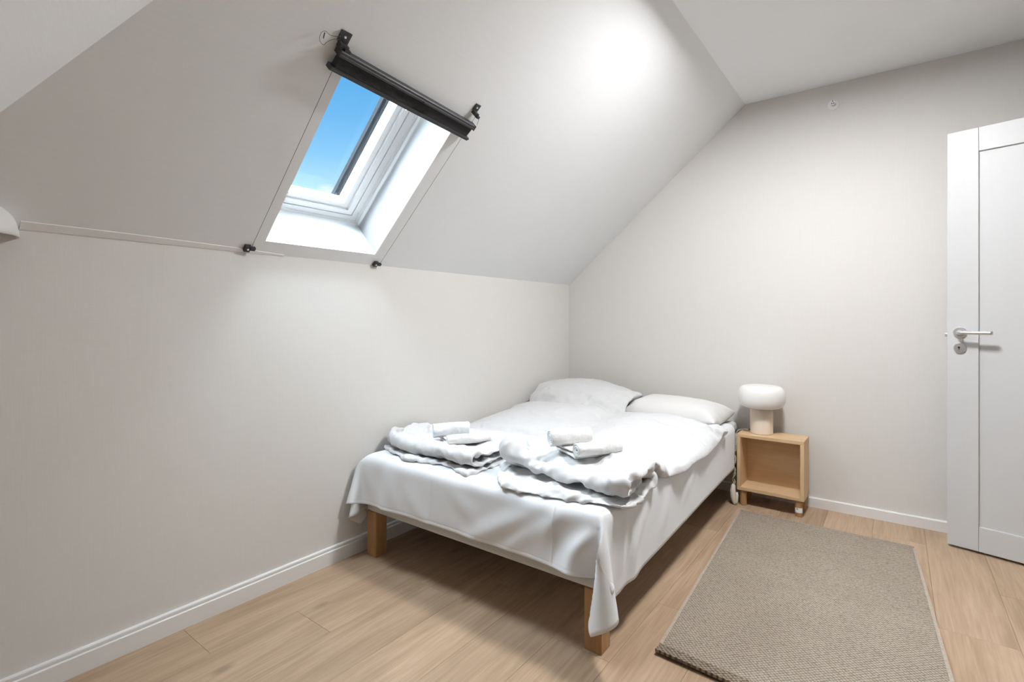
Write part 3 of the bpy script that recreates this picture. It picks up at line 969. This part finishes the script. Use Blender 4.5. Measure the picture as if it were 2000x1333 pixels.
def pillow_sim(name, x0, x1, y0, y1, z, rot=0.0, tilt=0.0):
    nx_, ny_ = 24, 18
    bm = bmesh.new()
    cx, cy = (x0 + x1) / 2, (y0 + y1) / 2
    lay = []
    for s_ in (1, -1):
        g_ = []
        for i in range(nx_ + 1):
            row = []
            for j in range(ny_ + 1):
                x_, y_ = x0 + (x1 - x0) * i / nx_ - cx, y0 + (y1 - y0) * j / ny_ - cy
                edge = i in (0, nx_) or j in (0, ny_)
                if edge and s_ < 0:
                    row.append(lay[0][i][j])
                    continue
                a = math.sin(math.pi * i / nx_) * math.sin(math.pi * j / ny_)
                zz = z + s_ * 0.035 * a ** 0.5 + tilt * y_
                c_, d_ = math.cos(rot), math.sin(rot)
                row.append(bm.verts.new((cx + x_ * c_ - y_ * d_, cy + x_ * d_ + y_ * c_, zz)))
            g_.append(row)
        lay.append(g_)
    for g_ in lay:
        for i in range(nx_):
            for j in range(ny_):
                bm.faces.new((g_[i][j], g_[i + 1][j], g_[i + 1][j + 1], g_[i][j + 1]))
    o_ = obj(name, bm, None)
    cloth_mod(o_, 0.15, 14, 0.08, 4, pressure=5.5, shrink=-0.03, self_d=0.0)
    o_.modifiers.new('collision', 'COLLISION')
    o_.collision.thickness_outer = 0.003
    return o_
pil_r = pillow_sim('pillow_r', -0.03, 0.600, 1.49, 1.945, 0.55, math.radians(-2), 0.05)
pil_l = pillow_sim('pillow_l', -0.655, -0.03, 1.48, 1.945, 0.55, math.radians(1), 0.05)
NFR = 90
for o_ in quilts + [pil_r, pil_l]:
    o_.modifiers['cloth'].point_cache.frame_end = 38
for f_i in range(1, NFR + 1):
    scene.frame_set(f_i)
dg = bpy.context.evaluated_depsgraph_get()
def settle(o_):
    me = bpy.data.meshes.new_from_object(o_.evaluated_get(dg))
    me.materials.clear()
    return me
BAKED = {o_.name: settle(o_) for o_ in [sheet_s] + quilts + [pil_r, pil_l]}
for o_ in [sheet_s] + quilts + [pil_r, pil_l] + sim_tmp:
    bpy.data.objects.remove(o_)
scene.frame_set(1)

def bedding(name, me, mat, label, cat, sub=1, thick=0.0):
    me.name = name
    me.materials.append(mat)
    for p in me.polygons:
        p.use_smooth = True
    o_ = bpy.data.objects.new(name, me)
    COL.objects.link(o_)
    o_.location = bed.location
    o_.rotation_euler = bed.rotation_euler
    md = o_.modifiers.new('smooth', 'SUBSURF')
    md.levels = md.render_levels = sub
    if thick:
        sd = o_.modifiers.new('cloth thickness', 'SOLIDIFY')
        sd.thickness = thick
        sd.offset = 0
    return tag(o_, label, cat)

# soft folds in the hanging parts, pressed fold lines and the stitched hem of the sheet
FOLDS = [(-0.42, 0.43, -0.37, 0.28, 0.006, 0.022), (0.05, 0.26, 0.40, 0.45, 0.009, 0.024), (0.25, 0.28, 0.51, 0.47, 0.007, 0.020),
         (0.38, 0.31, 0.46, 0.43, 0.006, 0.018), (0.53, 0.34, 0.64, 0.44, 0.007, 0.020), (0.60, 0.30, 0.67, 0.43, 0.006, 0.018),
         (-0.30, 0.37, -0.17, 0.26, 0.005, 0.022), (-0.05, 0.44, 0.10, 0.33, 0.005, 0.025), (-0.60, 0.44, -0.52, 0.30, 0.006, 0.022)]
SIDE_FOLDS = [(0.35, 0.44, 0.22, 0.26, 0.006, 0.030), (0.62, 0.43, 0.50, 0.24, 0.005, 0.030), (0.95, 0.42, 0.80, 0.30, 0.004, 0.028), (0.16, 0.45, 0.12, 0.25, 0.005, 0.02)]
def seg_fall(px, pz, x0, z0, x1, z1, w):
    dx, dz = x1 - x0, z1 - z0
    t_ = max(0.0, min(1.0, ((px - x0) * dx + (pz - z0) * dz) / (dx * dx + dz * dz)))
    d2 = (px - x0 - dx * t_) ** 2 + (pz - z0 - dz * t_) ** 2
    return math.exp(-d2 / (w * w)) * math.sin(math.pi * (0.12 + 0.76 * t_))
sm = BAKED['sheet_sim']
for v in sm.vertices:
    p = v.co
    if p.y < 0.01 and p.z < 0.475 and p.x < 0.60:
        p.y -= 0.08 * (0.475 - p.z)
    if p.y < 0.03 and p.x < 0.70 and p.z < 0.475:
        p.y -= sum(1.9 * a * seg_fall(p.x, p.z, x0, z0, x1, z1, w) for x0, z0, x1, z1, a, w in FOLDS)
    if p.x > 0.62 and p.y > 0.06 and p.z < 0.475:
        p.x += sum(2.2 * a * seg_fall(p.y, p.z, x0, z0, x1, z1, w) for x0, z0, x1, z1, a, w in SIDE_FOLDS)
G = [[sm.vertices[i * (SNV + 1) + j].co.copy() for j in range(SNV + 1)] for i in range(SNU + 1)]
def across(g_, i, j):
    a = g_[min(i + 1, len(g_) - 1)][j] - g_[max(i - 1, 0)][j]
    b_ = g_[i][min(j + 1, len(g_[0]) - 1)] - g_[i][max(j - 1, 0)]
    n_ = a.cross(b_)
    return n_.normalized() if n_.length > 1e-9 else Vector((0, 0, 1))
G2 = []
for i, row in enumerate(G):
    G2.append(row)
    if i in (26, 48):
        for f, hh in ((0.42, 0.0), (0.5, 0.0022), (0.58, 0.0)):
            G2.append([row[j].lerp(G[i + 1][j], f) + across(G, i, j) * hh for j in range(len(row))])
G = [[r[0], r[0].lerp(r[1], 0.42), r[0].lerp(r[1], 0.50), r[0].lerp(r[1], 0.58)] + r[1:] for r in G2]
for i in range(len(G)):
    G[i][2] = G[i][2] - across(G, i, 2) * 0.0011
bm = bmesh.new()
vs = [[bm.verts.new(p) for p in r] for r in G]
for i in range(len(vs) - 1):
    for j in range(len(vs[0]) - 1):
        bm.faces.new((vs[i][j], vs[i + 1][j], vs[i + 1][j + 1], vs[i][j + 1]))
sm2 = bpy.data.meshes.new('bed_sheet')
bm.to_mesh(sm2)
bm.free()
BAKED['sheet_sim'] = sm2

def crumple(me, amp, freq, foot):
    """sharp little creases pushed into the settled cloth, deeper towards the bunched foot end"""
    me.update()
    nrm = [v.normal.copy() for v in me.vertices]
    for v, n_ in zip(me.vertices, nrm):
        p = v.co * freq
        wp = Vector((noise.noise(p * 0.6), noise.noise(p * 0.6 + Vector((5, 1, 8))), noise.noise(p * 0.6 + Vector((2, 9, 4))))) * 1.1
        r1 = 1.0 - abs(noise.noise(p + wp)) * 2.2
        r2 = 1.0 - abs(noise.noise(p * 2.3 + wp * 1.5 + Vector((7, 3, 1)))) * 2.2
        k_ = max(0.0, r1) ** 2.5 * 0.65 + max(0.0, r2) ** 2.5 * 0.35
        v.co += n_ * (k_ - 0.35) * amp * (1.0 + foot * 1.6 * max(0.0, min(1.0, (0.60 - v.co.y) / 0.3)))
    me.update()
def finer(me):
    o_ = bpy.data.objects.new('finer', me)
    COL.objects.link(o_)
    o_.modifiers.new('smooth', 'SUBSURF').levels = 1
    bpy.context.view_layer.update()
    out = bpy.data.meshes.new_from_object(o_.evaluated_get(bpy.context.evaluated_depsgraph_get()))
    bpy.data.objects.remove(o_)
    out.materials.clear()
    return out
for k_, amp_, foot_ in (('quilt_r', 0.0085, 1.0), ('quilt_l', 0.0085, 1.0), ('pillow_r', 0.004, 0.0), ('pillow_l', 0.004, 0.0)):
    BAKED[k_] = finer(BAKED[k_])
    crumple(BAKED[k_], amp_, 11.0, foot_)
bedding('bed_sheet', BAKED['sheet_sim'], M['sheet'], 'white flat sheet hanging over the foot and side of the bed', 'bed sheet', 1, 0.0012)
bedding('duvet', BAKED['quilt_r'], M['duvet'], 'white duvet with bunched foot end on the nightstand side of the bed', 'duvet', 1)['group'] = 'duvets'
bedding('duvet', BAKED['quilt_l'], M['duvet'], 'white duvet with bunched foot end along the knee wall', 'duvet', 1)['group'] = 'duvets'
bedding('pillow', BAKED['pillow_r'], M['pillow'], 'white pillow in the open beside the nightstand and lamp', 'pillow', 1)['group'] = 'pillows'
bedding('pillow', BAKED['pillow_l'], M['pillow'], 'white pillow in the corner, half under the wall-side duvet', 'pillow', 1)['group'] = 'pillows'

# ------------------------------------------------------------------ towels lying on the duvets
from mathutils.bvhtree import BVHTree
trees = [BVHTree.FromPolygons([v.co for v in BAKED[k].vertices], [tuple(p.vertices) for p in BAKED[k].polygons]) for k in ('quilt_r', 'quilt_l')]
def top_z(x_, y_):
    best = 0.478
    for t_ in trees:
        h_ = t_.ray_cast(Vector((x_, y_, 2.0)), Vector((0, 0, -1)))
        if h_[0] is not None:
            best = max(best, h_[0].z)
    return best
def ribbon(path, half, length, nl, seed, wav=0.004):
    """a strip of towelling: side view path with thickness, drawn out along its roll axis (local y)"""
    n_ = len(path)
    pts = [Vector(p) for p in path]
    loop = []
    for sgn, order in ((1, range(n_)), (-1, range(n_ - 1, -1, -1))):
        for k in order:
            t_ = (pts[min(k + 1, n_ - 1)] - pts[max(k - 1, 0)]).normalized()
            loop.append((pts[k] + Vector((-t_.y, t_.x)) * half * sgn))
    bm = bmesh.new()
    rows = []
    for i in range(nl + 1):
        f = i / nl
        y_ = (f - 0.5) * length
        e = (1.0, 0.97, 0.90)[2 - min(2, i, nl - i)]
        row = []
        for k, p in enumerate(loop):
            w = (noise.noise(Vector((p.x * 22, y_ * 14, seed + p.y * 22))) + 0.5 * noise.noise(Vector((p.x * 60, y_ * 55, seed + p.y * 60)))) * wav
            yy = y_ + (noise.noise(Vector((p.x * 30, seed, p.y * 30))) * 0.006 if i in (0, nl) else 0.0)
            row.append(bm.verts.new((p.x * e + w, yy, p.y + w * 0.6)))
        rows.append(row)
    m_ = len(loop)
    for a, b_ in zip(rows, rows[1:]):
        for k in range(m_):
            bm.faces.new((a[k], a[(k + 1) % m_], b_[(k + 1) % m_], b_[k]))
    for r in (rows[0], rows[-1]):
        for k in range(n_ - 1):
            bm.faces.new((r[k], r[k + 1], r[m_ - 2 - k], r[m_ - 1 - k])).material_index = 1
    return bm
def spiral(r0, r1, turns, cx, cz, end_ang, n=60, squash=1.0):
    out = []
    for k in range(n + 1):
        f = k / n
        a = end_ang - 2 * math.pi * turns * (1 - f)
        r = r0 + (r1 - r0) * f
        out.append((cx + r * math.cos(a), cz + r * math.sin(a) * squash))
    return out
def put(bm, name, mat, cx, cy, ang, foot, label, sink=0.006, extra=0.0, tilt=0.0):
    o_ = obj(name, bm, mat, None, True)
    o_.data.materials.append(M['towelend'])
    base_z = sorted(top_z(cx + dx * math.cos(ang) - dy * math.sin(ang), cy + dx * math.sin(ang) + dy * math.cos(ang)) for dx, dy in foot)
    z = base_z[len(base_z) // 2] - sink + extra
    BM = Matrix.Translation(bed.location) @ Matrix.Rotation(ROT, 4, 'Z')
    o_.matrix_world = BM @ Matrix.Translation((cx, cy, z)) @ Matrix.Rotation(ang, 4, 'Z') @ Matrix.Rotation(tilt, 4, 'X')
    md_ = o_.modifiers.new('smooth', 'SUBSURF')
    md_.levels = md_.render_levels = 1
    return tag(o_, label, 'towel'), z
AX = math.atan2(0.83, 0.55) - math.pi / 2
FT = [(dx, dy) for dx in (-0.05, 0.0, 0.05) for dy in (-0.07, 0.0, 0.07)]
# bath towels: rolled along one side, the rest lying flat and doubled
def bath(rr, flat, half, seed, length):
    sp_ = spiral(0.006, rr - half, 2.4, 0.0, rr, -math.pi / 2, 46, 0.92)
    path = sp_ + [(-0.02 - flat * k / 6, half + 0.001) for k in range(7)]
    xe = path[-1][0]
    path += [(xe - 0.010, half + 0.007), (xe - 0.004, half * 3 + 0.006)] + [(xe + flat * 0.8 * k / 5, half * 3 + 0.008 + 0.003 * math.sin(k * 2.1)) for k in range(1, 6)]
    return ribbon(path, half, length, 18, seed, 0.012)
put(bath(0.036, 0.17, 0.0045, 2.0, 0.20), 'bath_towel', M['towel'], 0.475, 0.265, AX, FT, 'white bath towel with rolled edge under the towel nearest the camera', 0.0, 0.0)[0]['group'] = 'bath towels'
put(bath(0.027, 0.15, 0.0045, 5.0, 0.21), 'bath_towel', M['towel'], -0.165, 0.225, AX, FT, 'white bath towel with rolled edge on the wall-side duvet', 0.0, -0.002)[0]['group'] = 'bath towels'
RT = [(dx, dy) for dx in (-0.02, 0.0, 0.02) for dy in (-0.07, 0.0, 0.07)]
put(ribbon(spiral(0.004, 0.0335, 3.6, 0, 0.038, -math.pi / 2, 84), 0.0038, 0.185, 20, 8.0, 0.006), 'hand_towel', M['towel'], 0.335, 0.290, AX, RT,
    'small tightly rolled towel on top of the bath towel nearest the camera', 0.0, 0.020)[0]['group'] = 'rolled hand towels'
put(ribbon(spiral(0.004, 0.0320, 3.5, 0, 0.036, -math.pi / 2, 84), 0.0038, 0.175, 20, 11.0, 0.006), 'hand_towel', M['towelcool'], -0.275, 0.225, AX, RT,
    'small rolled towel on the wall-side duvet', 0.0, 0.012)[0]['group'] = 'rolled hand towels'


# ------------------------------------------------------------------ nightstand
ns = empty('nightstand', (-0.586, 3.385, 0), math.radians(-0.8))
tag(ns, 'small open oak nightstand cube on short round legs', 'nightstand')
NW, ND, NZ0, NZ1, NT = 0.179, 0.092, 0.093, 0.434, 0.020
box('top_panel', -NW, NW, -ND, ND, NZ1 - NT, NZ1, M['oak'], ns, 0.0015)
box('bottom_panel', -NW, NW, -ND, ND, NZ0, NZ0 + NT, M['oak'], ns, 0.0015)
box('side_panel', -NW, -NW + NT, -ND, ND, NZ0 + NT, NZ1 - NT, M['oakv'], ns, 0.0015)
box('side_panel', NW - NT, NW, -ND, ND, NZ0 + NT, NZ1 - NT, M['oakv'], ns, 0.0015)
box('back_panel', -NW + NT, NW - NT, ND - 0.014, ND - 0.004, NZ0 + NT, NZ1 - NT, M['oak'], ns)
for lx in (-NW + 0.030, NW - 0.030):
    for ly in (-ND + 0.028, ND - 0.030):
        lg = obj('leg', lathe_bm([(0, 0), (0.017, 0), (0.0195, 0.003), (0.0205, NZ0), (0, NZ0)], 24, (lx, ly, 0)), M['leg'], ns, True)
        smooth_by_angle(lg.data)
        if lx > 0 and ly < 0:
            bm = bmesh.new()
            pr = []
            for k in range(9):
                an = math.radians(-150 + k * 16)
                pr.append([bm.verts.new(Vector((lx + 0.0209 * math.cos(an), ly + 0.0209 * math.sin(an), z_))) for z_ in (0.024, 0.052)])
            for a, b_ in zip(pr, pr[1:]):
                bm.faces.new((a[0], b_[0], b_[1], a[1]))
            st = obj('sticker', bm, M['paper'], lg)
            st['label'] = 'white sticker'
            bm = bmesh.new()
            pr = []
            for k in range(3):
                an = math.radians(-118 + k * 12)
                pr.append([bm.verts.new(Vector((lx + 0.0212 * math.cos(an), ly + 0.0212 * math.sin(an), z_))) for z_ in (0.043, 0.047)])
            for a, b_ in zip(pr, pr[1:]):
                bm.faces.new((a[0], b_[0], b_[1], a[1]))
            obj('print_mark', bm, M['ink'], lg)

# ------------------------------------------------------------------ table lamp
lampt = empty('table_lamp', (-0.648, 3.393, NZ1))
tag(lampt, 'mushroom table lamp with white opal shade on the nightstand', 'lamp')
lb = obj('base', lathe_bm([(0, 0), (0.060, 0), (0.0635, 0.003), (0.0635, 0.152), (0.061, 0.1575), (0, 0.1575)], 48), M['lampwood'], lampt, True)
smooth_by_angle(lb.data)
lb['label'] = 'pale wooden cylinder base'
prof = [(0, 0.1575), (0.085, 0.1575)]
for i in range(25):
    a = -math.pi / 2 + math.pi * i / 24
    ca, sa = math.cos(a), math.sin(a)
    rr = 0.085 + 0.046 * abs(ca) ** 0.85
    prof.append((rr if i < 24 else 0.085, 0.2235 + 0.066 * math.copysign(abs(sa) ** 0.92, sa)))
prof += [(0.070, 0.2910), (0.045, 0.2922), (0, 0.293)]
sh = obj('shade', lathe_bm(prof, 56), M['opal'], lampt, True)
sh['label'] = 'white opal glass shade'
cord = catmull([(-0.060, 0.010, 0.010), (-0.072, 0.012, 0.012), (-0.085, 0.020, 0.005), (-0.102, 0.022, 0.006), (-0.122, 0.020, 0.004), (-0.142, 0.014, -0.010), (-0.147, 0.010, -0.06), (-0.145, 0.0, -0.15), (-0.147, 0.012, -0.26)], 6)
obj('power_cord', tube_bm(cord, 0.0026, 8), M['cream'], lampt, True)
obj('cord_grip', tube_bm([(-0.055, 0.008, 0.012), (-0.074, 0.012, 0.012)], 0.005, 10), M['black'], lampt)

# cord hanging between bed and nightstand
hc = empty('hanging_cord', (-0.782, 3.315, 0.0))
tag(hc, 'beige twisted cord with a pale plug hanging between bed and nightstand', 'cord')
tw = []
for k in range(60):
    u_ = k / 59
    tw.append((0.004 + 0.007 * math.sin(u_ * 22) - 0.008 * u_, -0.012 + 0.006 * math.cos(u_ * 22) - 0.012 * u_, 0.36 - 0.27 * u_))
obj('cord_strand', tube_bm(tw, 0.0035, 8), M['beigecord'], hc, True)
tw2 = [(0.004 - 0.007 * math.sin(k / 59 * 22) - 0.008 * k / 59, -0.012 - 0.006 * math.cos(k / 59 * 22) - 0.012 * k / 59, 0.33 - 0.25 * k / 59) for k in range(60)]
obj('cord_strand', tube_bm(tw2, 0.003, 8), M['beigecord'], hc, True)
obj('plug', tube_bm([(-0.002, -0.024, 0.125), (-0.004, -0.024, 0.115), (-0.006, -0.026, 0.085), (-0.004, -0.028, 0.045), (0.002, -0.03, 0.015), (0.004, -0.031, 0.004)],
                    [0.006, 0.012, 0.017, 0.016, 0.010, 0.004], 14), M['cream'], hc, True)
obj('plug', tube_bm([(0.016, -0.016, 0.075), (0.016, -0.018, 0.06), (0.014, -0.02, 0.02), (0.014, -0.022, 0.003)], [0.005, 0.009, 0.008, 0.006], 12), M['cream'], hc, True)

# ------------------------------------------------------------------ rug
NL, NR, FR, FL = Vector((-0.648, 1.660, 0)), Vector((0.176, 1.622, 0)), Vector((0.080, 3.196, 0)), Vector((-0.729, 3.206, 0))
rug = empty('rug', (-0.28, 2.42, 0))
tag(rug, 'taupe flatwoven rug lying beside the bed', 'rug')
def Rp(u_, v_, z_=0.0):
    return NL.lerp(NR, u_).lerp(FL.lerp(FR, u_), v_) + Vector((0, 0, z_)) - rug.location
def rug_grid(name, u0, u1, v0, v1, nu, nv, h, mat, lift=None):
    bm = bmesh.new()
    top = [[None] * (nv + 1) for _ in range(nu + 1)]
    bot = [[None] * (nv + 1) for _ in range(nu + 1)]
    for i in range(nu + 1):
        for j in range(nv + 1):
            u_, v_ = u0 + (u1 - u0) * i / nu, v0 + (v1 - v0) * j / nv
            z = (lift(u_, v_) if lift else 0.0)
            p = Rp(u_, v_)
            nz_ = noise.noise(Vector((p.x * 3.1, p.y * 3.1, 0.3))) * 0.0012
            top[i][j] = bm.verts.new(p + Vector((0, 0, z + h + nz_)))
            bot[i][j] = bm.verts.new(p + Vector((0, 0, z + 0.0008)))
    for i in range(nu):
        for j in range(nv):
            bm.faces.new((top[i][j], top[i + 1][j], top[i + 1][j + 1], top[i][j + 1]))
            bm.faces.new((bot[i][j], bot[i][j + 1], bot[i + 1][j + 1], bot[i + 1][j]))
    for i in range(nu):
        bm.faces.new((bot[i][0], bot[i + 1][0], top[i + 1][0], top[i][0]))
        bm.faces.new((bot[i][nv], top[i][nv], top[i + 1][nv], bot[i + 1][nv]))
    for j in range(nv):
        bm.faces.new((bot[0][j], top[0][j], top[0][j + 1], bot[0][j + 1]))
        bm.faces.new((bot[nu][j], bot[nu][j + 1], top[nu][j + 1], top[nu][j]))
    return obj(name, bm, mat, rug, True)
def lift_near(u_, v_):
    return 0.010 * max(0.0, 1 - v_ / 0.05) ** 2 * max(0.0, 1 - 0.5 * u_)
f_ = rug_grid('woven_field', 0.014, 0.986, 0.0345, 0.982, 40, 60, 0.0075, M['rug'], lift_near)
h1 = rug_grid('hem', 0.004, 0.996, 0.0, 0.034, 40, 5, 0.0105, M['rughem'], lift_near)
h2 = rug_grid('hem', 0.004, 0.996, 0.983, 1.0, 20, 3, 0.0078, M['rug'])
for f0 in (f_, h1, h2):
    smooth_by_angle(f0.data, 0.9)
for (ua, ub) in ((0.0, 0.0135), (0.9865, 1.0)):
    e_ = rug_grid('side_binding', ua, ub, 0.036, 0.982, 2, 40, 0.0085, M['rugedge'], lift_near)
    smooth_by_angle(e_.data, 0.9)

# ------------------------------------------------------------------ sprinkler on the gable wall
sp = empty('sprinkler', (-0.2876, YG, 2.393))
tag(sp, 'small white fire sprinkler high on the gable wall', 'sprinkler')
def sp_l(name, prof, mat, cx=0.0, cz=0.0):
    o_ = obj(name, ry(lathe_bm(prof, 28), cx, 0, cz), mat, sp, True)
    smooth_by_angle(o_.data)
    return o_
sp_l('escutcheon', [(0, 0), (0.030, 0), (0.030, 0.003), (0.024, 0.006), (0.012, 0.007), (0, 0.007)], M['white'])
sp_l('nozzle', [(0, 0.0071), (0.010, 0.0071), (0.009, 0.022), (0.006, 0.024), (0, 0.024)], M['white'])
for s_ in (-1, 1):
    box('frame_arm', s_ * 0.009 - 0.0015, s_ * 0.009 + 0.0015, -0.044, -0.0205, -0.002, 0.002, M['white'], sp)
sp_l('deflector', [(0, 0.0442), (0.0135, 0.0442), (0.0135, 0.046), (0, 0.046)], M['white'])
box('deflector_hood', -0.013, 0.013, -0.046, -0.018, 0.0115, 0.0135, M['white'], sp)
box('bulb', -0.002, 0.002, -0.0435, -0.0245, -0.0018, 0.0018, M['ink'], sp)
for dx, dz in ((0.0045, -0.006), (-0.0045, -0.006), (0.0, 0.006)):
    box('slot', dx - 0.0024, dx + 0.0024, -0.0468, -0.0443, dz - 0.0028, dz + 0.0028, M['ink'], sp)

# ------------------------------------------------------------------ rounded white wall fitting at the left edge
wl = empty('wall_lamp', (XW, 0.19, 1.372))
tag(wl, 'white half-dome wall lamp cut off by the left edge', 'wall lamp')
bm = bmesh.new()
rings = []
NA, NB = 28, 10
for thick in (0.0, 0.006):
    ra, rh = 0.140 - thick, 0.128 - thick
    for i in range(NB + 1):
        ph = (math.pi / 2) * i / NB
        row = []
        for k in range(NA + 1):
            an = -math.pi / 2 + math.pi * k / NA
            rr = ra * math.cos(ph) ** 0.9 if i < NB else 0.0
            row.append(bm.verts.new(Vector((0.004 + max(0.0, rr * 0.85 * math.cos(an)), rr * math.sin(an), rh * math.sin(ph)))))
        rings.append(row)
for base_i in (0, NB + 1):
    for i in range(NB):
        for k in range(NA):
            bm.faces.new((rings[base_i + i][k], rings[base_i + i][k + 1], rings[base_i + i + 1][k + 1], rings[base_i + i + 1][k]))
for k in range(NA):
    bm.faces.new((rings[0][k], rings[NB + 1][k], rings[NB + 1][k + 1], rings[0][k + 1]))
bmesh.ops.remove_doubles(bm, verts=bm.verts, dist=0.0004)
obj('shade', bm, M['trim'], wl, True)
box('mounting_plate', 0.0, 0.004, -0.09, 0.09, 0.002, 0.10, M['trim'], wl, 0.001)
